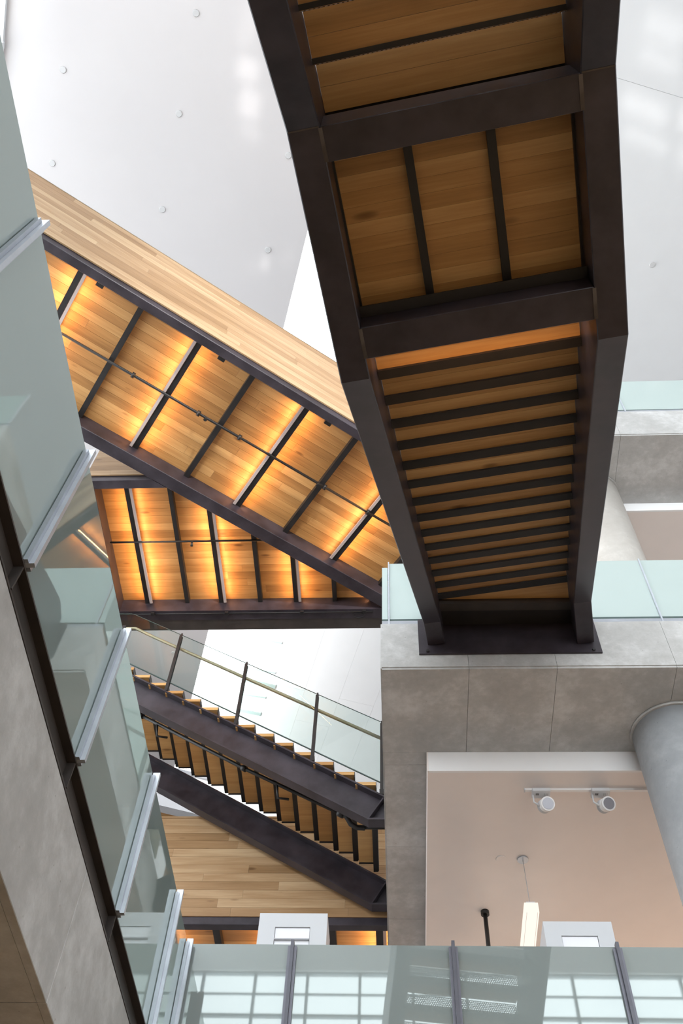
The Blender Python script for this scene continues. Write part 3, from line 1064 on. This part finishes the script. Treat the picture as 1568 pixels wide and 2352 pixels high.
XT0, XT1 = -5.6, -0.36
for ys_ in (YN, YS + 0.08):
    d = 0.155
    # wide flange section swept down the slope, kinked level at its foot
    prof = [(0, -0.51), (d, -0.51), (d, -0.485), (0.115, -0.485), (0.115, -0.03), (d, -0.03), (d, 0), (0, 0), (0, -0.03), (0.095, -0.03), (0.095, -0.485), (0, -0.485)]
    path = [(XT0, z2(XT0)), (XT1, z2(XT1)), (-0.142, z2(XT1) - 0.02)]
    n = len(prof)
    vs, fs = [], []
    c = Vector((-2.5, ys_, 9.5))
    rows_ = [(XT0, z2(XT0), 1), (XT1, z2(XT1), 1), (-0.142, z2(XT1), 1)]
    for i, (x, z, k) in enumerate(rows_):
        for a, b in prof:
            xx = x
            zz = z + b
            if i == 2 and b > -0.3:
                zz = z2(-0.142) + b
            elif i == 2:
                zz = z + b
            vs.append(Vector((xx, ys_ + a, zz)) - c)
    for i in range(len(rows_) - 1):
        for k in range(n):
            fs.append((i * n + k, i * n + (k + 1) % n, (i + 1) * n + (k + 1) % n, (i + 1) * n + k))
    fs.append(tuple(range(n)))
    fs.append(tuple(range((len(rows_) - 1) * n, len(rows_) * n))[::-1])
    me = raw_mesh('stringer', vs, fs, 'steel')
    bm = bmesh.new()
    bm.from_mesh(me)
    bmesh.ops.recalc_face_normals(bm, faces=bm.faces)
    bm.to_mesh(me)
    bm.free()
    link('stringer', me, s2, c)
    prism('stiffener', s2, [(-0.37, z2(XT1) - 0.485), (-0.352, z2(XT1) - 0.485), (-0.165, z2(-0.15) - 0.03), (-0.183, z2(-0.15) - 0.03)],
          (0, ys_ + 0.095, 0), (1, 0, 0), (0, 0, 1), 0.0, 0.09, 'steel')
for k in range(-6, 13):
    xn, zn = -3.686 + 0.2853 * k, 10.892 - 0.1767 * k      # nosing
    bounds('tread_board', s2, xn - 0.275, xn - 0.008, YN + 0.02, YS - 0.05, zn - 0.055, zn - 0.002, 'wood')
    bounds('nosing', s2, xn - 0.008, xn, YN + 0.02, YS + 0.08, zn - 0.10, zn, 'steel_brown')
    bounds('step_bar', s2, xn - 0.075, xn - 0.008, YN + 0.165, YS + 0.08, zn - 0.115, zn - 0.056, 'steel_dark')
    bounds('tread_tray', s2, xn - 0.275, xn - 0.05, YS - 0.05, YS - 0.035, zn - 0.075, zn - 0.02, 'steel_dark')
# landing at its head
bounds('landing', s2, -6.8, -5.40, YN, YS + 0.19, 11.93, 12.03, 'steel')
# glass rail on the near side: posts, panes, handrail
px = [-4.52, -3.385, -2.255, -1.13, -0.192]


def zr(x):
    return 10.892 + (-0.6195) * (x + 3.686)


for x in px[1:]:
    zt = 9.859 + (-0.6225) * (x + 0.195)
    zb_ = z2(x)
    for k in (-1, 1):
        bounds('rail_post', s2, x - 0.022, x + 0.022, YN + 0.03 + 0.024 * k - 0.008, YN + 0.03 + 0.024 * k + 0.008, zb_ - 0.0, zt - 0.03, 'steel_dark')
    bounds('post_core', s2, x - 0.012, x + 0.012, YN + 0.02, YN + 0.04, zt - 0.05, zt + 0.035, 'steel_dark')
    box('post_foot', s2, (x, YN + 0.05, zb_ + 0.05), (0.06, 0.08, 0.09), 'steel_dark')
gx = [-4.30] + px[1:]
for a, b in zip(gx[:-1], gx[1:]):
    a_, b_ = a + 0.015, b - 0.015
    poly = [(a_, zr(a_) + 0.03), (b_, zr(b_) + 0.03), (b_, 9.876 - 0.618 * (b_ + 0.201)), (a_, 9.876 - 0.618 * (a_ + 0.201))]
    prism('glass_pane', s2, poly, (0, YN + 0.024, 0), (1, 0, 0), (0, 0, 1), -0.012, 0.0, 'glass')
    bar('pane_edge', s2, (a_, YN + 0.03, poly[3][1] + 0.002), (b_, YN + 0.03, poly[2][1] + 0.002), 0.010, 0.006, 'glass_edge')
    bar('pane_edge', s2, (a_, YN + 0.03, poly[0][1]), (b_, YN + 0.03, poly[1][1]), 0.014, 0.014, 'glass_edge')
poly = [(-4.62, 11.32), (-4.31, 11.32), (-4.31, 12.41), (-4.62, 12.41)]
prism('glass_pane', s2, poly, (0, YN + 0.024, 0), (1, 0, 0), (0, 0, 1), -0.012, 0.0, 'glass')
bounds('glass_pane', s2, -4.63, -4.618, YN + 0.05, YS, 11.32, 12.41, 'glass')
bar('pane_edge', s2, (-4.62, YN + 0.03, 12.412), (-4.31, YN + 0.03, 12.412), 0.010, 0.006, 'glass_edge')
bounds('rail_post', s2, -4.40, -4.345, YN + 0.02, YN + 0.05, 11.1, 12.1, 'steel_dark')
tube('handrail', s2, [(-4.62, YN + 0.09, 12.11), (-4.20, YN + 0.09, 12.105), (-3.835, YN + 0.09, 11.865), (-0.17, YN + 0.09, 9.60)], 0.024, 'bronze', 12)
# sprinkler pipe under the near stringer
sp2 = root('sprinkler_pipe', (-2, 9.93, 9.3), 'black sprinkler pipe with elbow under the smaller side stair', 'pipe')
Y_ = 9.95


def zp(x):
    return 10.412 - 0.63 * (x + 3.8) if x < -2.111 else 9.348 - 0.575 * (x + 2.111)


tube('pipe', sp2, [(-4.6, Y_, zp(-4.6)), (-2.111, Y_, zp(-2.111)), (-0.72, Y_, zp(-0.72))], 0.026, 'black', 12)
for x in (-3.78, -2.11):
    tube('coupling', sp2, [(x - 0.03, Y_, zp(x - 0.03)), (x + 0.03, Y_, zp(x + 0.03))], 0.043, 'black', 12)
tube('elbow', sp2, [(-0.76, Y_, zp(-0.76)), (-0.66, Y_, zp(-0.66)), (-0.60, Y_ + 0.03, zp(-0.66) - 0.10), (-0.52, Y_ + 0.06, zp(-0.66) - 0.13), (-0.42, Y_ + 0.06, zp(-0.66) - 0.135)], 0.036, 'black', 12)
tube('coupling', sp2, [(-0.77, Y_, zp(-0.77)), (-0.70, Y_, zp(-0.70))], 0.05, 'black', 12)
tube('pipe', sp2, [(-0.45, Y_ + 0.06, zp(-0.66) - 0.135), (-0.10, Y_ + 0.06, zp(-0.66) - 0.135)], 0.022, 'black', 12)
for x in (-3.50, -1.62):
    tube('hanger', sp2, [(x, Y_, zp(x) - 0.02), (x + 0.02, Y_ + 0.05, zp(x) - 0.20), (x + 0.16, Y_ + 0.12, zp(x) - 0.16)], 0.018, 'black', 8)

# ------------------------------------------------------------------ white balcony edge far behind the side stair
fb = root('far_balcony', (-4, 15, 13), 'white far balcony edge with grey trim and oak soffit behind the side stair', 'balcony')
D = Vector((0.94, 0.341, 0)).normalized()
DN = Vector((-D.y, D.x, 0))
q0 = Vector((-4.8, 14.88, 0)) - D * 3.5
q1 = Vector((-4.8, 14.88, 0)) + D * 6
bar('fascia', fb, q0 + DN * 0.10 + Vector((0, 0, 13.62)), q1 + DN * 0.10 + Vector((0, 0, 13.62)), 0.2, 0.62, 'white')
bar('trim', fb, q0 + DN * 0.10 + Vector((0, 0, 13.16)), q1 + DN * 0.10 + Vector((0, 0, 13.16)), 0.2, 0.26, 'grey_trim')
bar('trim', fb, q0 + DN * 0.02 + Vector((0, 0, 13.98)), q1 + DN * 0.02 + Vector((0, 0, 13.98)), 0.12, 0.10, 'grey_trim')
for k in range(6):
    o_ = DN * (0.28 + 0.15 * k) + Vector((0, 0, 13.08))
    bar('soffit_board', fb, q0 + o_, q1 + o_, 0.14, 0.03, 'wood')

# ------------------------------------------------------------------ kiosks on level 2
for x0, x1, zt, lab in ((-1.316, -0.672, 5.69, 'white kiosk beside the oak wall, behind the front rail'),
                        (1.337, 1.966, 5.62, 'white kiosk under the plaster ceiling beside the glowing pendant')):
    k = root('display_kiosk', ((x0 + x1) / 2, 8.2, 3.62), lab, 'kiosk')
    c = (x0 + x1) / 2 + 0.0
    iw = 0.165
    zi = zt - 0.145
    # body with a recessed front window: four frame pieces around the inset
    bounds('body', k, x0, x1, 8.03, 8.42, 3.622, zt, 'kiosk')
    bounds('face_panel', k, x0, c - iw, 8.0, 8.03, 3.622, zt, 'kiosk')
    bounds('face_panel', k, c + iw, x1, 8.0, 8.03, 3.622, zt, 'kiosk')
    bounds('face_panel', k, c - iw, c + iw, 8.0, 8.03, zi, zt, 'kiosk')
    bounds('inset', k, c - iw + 0.004, c + iw - 0.004, 8.012, 8.028, 4.4, zi - 0.004, 'screen')
    bounds('ledge', k, c - iw + 0.002, c + iw - 0.002, 7.99, 8.012, zi - 0.135, zi - 0.122, 'grey_trim')
    bounds('face_panel', k, c - iw, c + iw, 8.0, 8.03, 3.622, 4.4, 'kiosk')

# ------------------------------------------------------------------ gallery fittings
ZD = 7.51
tr = root('lighting_track', (1.43, 8.33, ZD), 'white lighting track on the plaster ceiling', 'light track')
bounds('rail', tr, 1.43, 6.0, 8.315, 8.345, ZD - 0.03, ZD, 'white')
bounds('end_cap', tr, 1.418, 1.43, 8.312, 8.348, ZD - 0.032, ZD, 'kiosk')
for x, lab, yaw, in ((1.60, 'white track spotlight nearer the open end of the track', 0.30), (2.25, 'white track spotlight nearer the round column', 0.45)):
    t = root('track_spotlight', (x, 8.33, ZD - 0.03), lab, 'spotlight', 'spotlights on the ceiling track')
    bounds('driver_box', t, x - 0.10, x + 0.10, 8.27, 8.40, ZD - 0.075, ZD - 0.031, 'kiosk', 0.006)
    for q in range(3):
        bounds('vent_slot', t, x - 0.06 + 0.013 * q, x - 0.052 + 0.013 * q, 8.315, 8.345, ZD - 0.0765, ZD - 0.0745, 'black')
    for q in range(3):
        bounds('vent_slot', t, x + 0.03 + 0.018 * q, x + 0.040 + 0.018 * q, 8.315, 8.355, ZD - 0.0765, ZD - 0.0745, 'grey_trim')
    # bracket arm
    tube('arm', t, [(x - 0.09, 8.34, ZD - 0.075), (x - 0.092, 8.345, ZD - 0.17), (x - 0.035, 8.35, ZD - 0.22)], 0.010, 'kiosk', 8)
    d = Vector((yaw * 0.6, -1.0, -0.55)).normalized()
    c = Vector((x + 0.035, 8.36, ZD - 0.20))
    tube('can', t, [c - d * 0.10, c - d * 0.02, c + d * 0.07], [0.062, 0.072, 0.074], 'white', 28)
    tube('lens_rim', t, [c + d * 0.066, c + d * 0.082], 0.078, 'white', 28)
    tube('lens', t, [c + d * 0.080, c + d * 0.086], 0.062, 'lens', 28)
    for q in range(5):
        tube('cooling_fin', t, [c - d * (0.075 - 0.013 * q), c - d * (0.070 - 0.013 * q)], 0.077, 'kiosk', 24)

pe = root('pendant_lamp', (1.47, 9.51, ZD), 'long glowing box pendant lamp hung on a thin wire', 'lamp')
tube('canopy', pe, [(1.474, 9.515, ZD - 0.02), (1.474, 9.515, ZD)], 0.065, 'alu', 28)
tube('wire', pe, [(1.474, 9.515, ZD - 0.02), (1.478, 9.515, 6.90)], 0.004, 'grey_trim', 6)
bounds('top_cap', pe, 1.43, 1.53, 9.47, 9.56, 6.875, 6.90, 'kiosk')
bounds('end_diffuser', pe, 1.407, 1.559, 9.448, 9.452, 6.757, 6.873, 'lamp')
bounds('shade', pe, 1.405, 1.561, 9.454, 11.2, 6.755, 6.875, 'lamp', 0.002)
for x in (1.423, 1.543):
    bounds('seam', pe, x - 0.0015, x + 0.0015, 9.456, 11.19, 6.7535, 6.755, 'drywall')

sm = root('smoke_detector', (1.22, 9.51, ZD), 'flat round detector on the plaster ceiling beside the lamp canopy', 'detector')
tube('disc', sm, [(1.22, 9.51, ZD - 0.012), (1.22, 9.51, ZD)], [0.058, 0.064], 'drywall', 28)
pp = root('hanging_rod', (1.065, 10.5, ZD), 'black rod hanging from the plaster ceiling', 'rod')
tube('rod', pp, [(1.065, 10.5, ZD), (1.065, 10.5, 6.2)], 0.026, 'black', 14)
tube('flange', pp, [(1.065, 10.5, ZD - 0.05), (1.065, 10.5, ZD)], 0.052, 'black', 20)

# caps in the grey ceiling
DOTS = [(-3.416, 1.327), (-3.954, 3.023), (-4.529, 4.813), (-6.046, 2.172), (-6.597, 3.847), (-1.907, 3.861), (-2.461, 5.701), (-5.88, 16.411)]
PLACE = ['nearest the dark stair, high up', 'below it by the stair', 'above the pale parapet', 'near the tall side window', 'by the parapet left end',
         'beside the stair landing', 'above the bright ceiling glow', 'seen beside the side stair glass']
for (x, y), pl_ in zip(DOTS, PLACE):
    t = root('ceiling_cap', (x, y, ZC), 'small round cap in the grey ceiling, ' + pl_, 'cap', 'caps in the grey ceiling')
    tube('disc', t, [(x, y, ZC - 0.02), (x, y, ZC)], [0.055, 0.065], 'cap', 20)
t = root('ceiling_cap', (5.81, 6.73, ZU), 'small round cap in the panelled ceiling right of the stair', 'cap', 'caps in the panelled ceiling')
tube('disc', t, [(5.81, 6.73, ZU - 0.02), (5.81, 6.73, ZU)], [0.055, 0.065], 'cap', 20)

# slot diffusers in the bright ceiling
SLOTS = [((-4.62, 16.97), (-3.17, 17.34), 0.05), ((-4.95, 18.06), (-3.45, 18.45), 0.05), ((-5.17, 18.42), (-3.5, 18.99), 0.16),
         ((-5.29, 19.10), (-3.81, 19.40), 0.05), ((-5.47, 19.68), (-4.02, 20.06), 0.12), ((-1.72, 7.58), (-0.9, 7.83), 0.05), ((-1.83, 7.79), (-0.9, 8.08), 0.16)]
for i, (a, b, w_) in enumerate(SLOTS):
    lab = ['first thin slot diffuser under the far beam of the straight bridge', 'second thin slot diffuser above the side stair rail', 'wide slot diffuser above the side stair rail',
           'thin slot diffuser between the stair rail posts', 'wide slot diffuser low beside the stair post', 'thin slot diffuser between landing and parapet', 'wide slot diffuser between landing and parapet'][i]
    t = root('slot_diffuser', (a[0], a[1], ZU), lab, 'diffuser', 'slot diffusers in the bright ceiling')
    bar('slot', t, (a[0], a[1], ZU - 0.012), (b[0], b[1], ZU - 0.012), w_, 0.02, 'slot')
    bar('slot_rim', t, (a[0], a[1], ZU - 0.004), (b[0], b[1], ZU - 0.004), w_ + 0.05, 0.006, 'white')

# ------------------------------------------------------------------ lamps of the galleries
for x, y, z, p in ((3.6, 11.8, 5.0, 55), (7.5, 12.5, 5.0, 90), (1.6, 12.8, 5.0, 25), (6.0, 11.5, 10.0, 55)):
    L = bpy.data.lights.new('gallery_lamp', 'POINT')
    L.energy = p
    L.color = (1.0, 0.70, 0.48)
    L.shadow_soft_size = 0.3
    o = bpy.data.objects.new('gallery_lamp', L)
    COL.objects.link(o)
    o.location = (x, y, z)

# added unseen cove light behind the grey ceiling's lip, brightening the panelled ceiling
cove = struct(root('added_cove', (edge_at(12), 12, ZC + 0.4)))
c0, c1 = Vector((edge_at(5), 5, ZC + 0.42)), Vector((edge_at(25), 25, ZC + 0.42))
bar('strip_light', cove, c0 - GP * 0.15, c1 - GP * 0.15, 0.08, 0.05, 'white')  # body of the added cove light, hidden above the lip
cl = area('added_cove_lamp', (c0 + c1) / 2 - GP * 0.1 + Vector((0, 0, 0.06)), GP * 0.8 + Vector((0, 0, 0.6)), 20.5, 0.10, 1500, (0.96, 0.99, 1.0))
cl.rotation_euler = axes_rot(G, (-(GP * 0.8 + Vector((0, 0, 0.6))).normalized()).cross(G), -(GP * 0.8 + Vector((0, 0, 0.6))).normalized()).to_euler()


def reflected_sun(name, pos, aim, patches, power, soft=0.10):
    """spot lamp whose beam is cut into soft window-shaped patches (sun thrown back up by glass outside)
    patches: (x, y, z, half across, half along, weight)"""
    pos = Vector(pos)
    ez = (pos - Vector(aim)).normalized()
    ey = (G - ez * G.dot(ez)).normalized()
    ex = ey.cross(ez)
    L = bpy.data.lights.new(name, 'SPOT')
    L.energy = power
    L.spot_size = R(40)
    L.spot_blend = 0.1
    L.shadow_soft_size = 0.05
    L.color = (1.0, 0.99, 0.97)
    o = bpy.data.objects.new(name, L)
    COL.objects.link(o)
    o.location = pos
    o.rotation_euler = axes_rot(ex, ey, ez).to_euler()
    L.use_nodes = True
    nt = L.node_tree
    em = [n for n in nt.nodes if n.type == 'EMISSION'][0]
    tc = nt.nodes.new('ShaderNodeTexCoord')
    sx = nt.nodes.new('ShaderNodeSeparateXYZ')
    nt.links.new(tc.outputs['Normal'], sx.inputs[0])

    def mth(op, a, b=None, cl=False):
        n = nt.nodes.new('ShaderNodeMath')
        n.operation = op
        n.use_clamp = cl
        for i, q in enumerate((a, b)):
            if q is None:
                continue
            if isinstance(q, (int, float)):
                n.inputs[i].default_value = q
            else:
                nt.links.new(q, n.inputs[i])
        return n.outputs[0]
    az = mth('ABSOLUTE', sx.outputs['Z'])
    u_ = mth('DIVIDE', sx.outputs['X'], az)
    v_ = mth('DIVIDE', sx.outputs['Y'], az)
    tot = None
    for x, y, z, hx, hy, wt in patches:
        q = Vector((x, y, z)) - pos
        d = -q.dot(ez)
        cu, cv = q.dot(ex) / d, q.dot(ey) / d
        su, sv, ss = hx / d, hy / d * abs(ez.z), soft / d
        fu = mth('DIVIDE', mth('SUBTRACT', su + ss, mth('ABSOLUTE', mth('SUBTRACT', u_, cu))), 2 * ss, True)
        fv = mth('DIVIDE', mth('SUBTRACT', sv + ss, mth('ABSOLUTE', mth('SUBTRACT', v_, cv))), 2 * ss, True)
        f = mth('MULTIPLY', mth('MULTIPLY', fu, fv), wt)
        tot = f if tot is None else mth('ADD', tot, f)
    nt.links.new(tot, em.inputs['Strength'])
    return o


reflected_sun('reflected_sun', (-3.2, -7.5, 4), (-2.5, 3.5, ZC), [
    (-2.48, 1.55, ZC, 0.16, 0.38, 0.35), (-2.56, 2.30, ZC, 0.20, 0.22, 0.9), (-2.58, 2.90, ZC, 0.20, 0.26, 1.0), (-2.62, 3.40, ZC, 0.19, 0.10, 0.6),
    (-2.56, 5.98, ZC, 0.08, 0.14, 1.2), (-2.85, 6.1, ZC, 0.10, 0.18, 0.25), (-2.05, 5.85, ZC, 0.08, 0.16, 0.3)], 6000)
reflected_sun('reflected_sun', (5.5, -7.5, 4), (5.4, 3.0, ZU), [
    (5.45, 2.05, ZU, 0.42, 0.24, 0.35), (5.40, 2.62, ZU, 0.40, 0.17, 0.35), (5.25, 3.50, ZU, 0.50, 0.20, 0.55), (5.35, 4.12, ZU, 0.48, 0.13, 0.5),
    (6.25, 3.75, ZU, 0.25, 0.22, 0.8), (6.35, 4.5, ZU, 0.28, 0.2, 0.6)], 9000, 0.14)

# added unseen spot behind the photographer, brightening the near parapet of the diagonal bridge
L = bpy.data.lights.new('added_parapet_spot', 'SPOT')
L.energy = 13000
L.spot_size = R(30)
L.spot_blend = 1.0
L.shadow_soft_size = 0.25
L.color = (1.0, 0.97, 0.93)
o = bpy.data.objects.new('added_parapet_spot', L)
COL.objects.link(o)
o.location = (4.0, -8.4, 9.0)
o.rotation_euler = (Vector((-1.4, 6.2, 14.1)) - Vector((4.0, -8.4, 9.0))).to_track_quat('-Z', 'Y').to_euler()
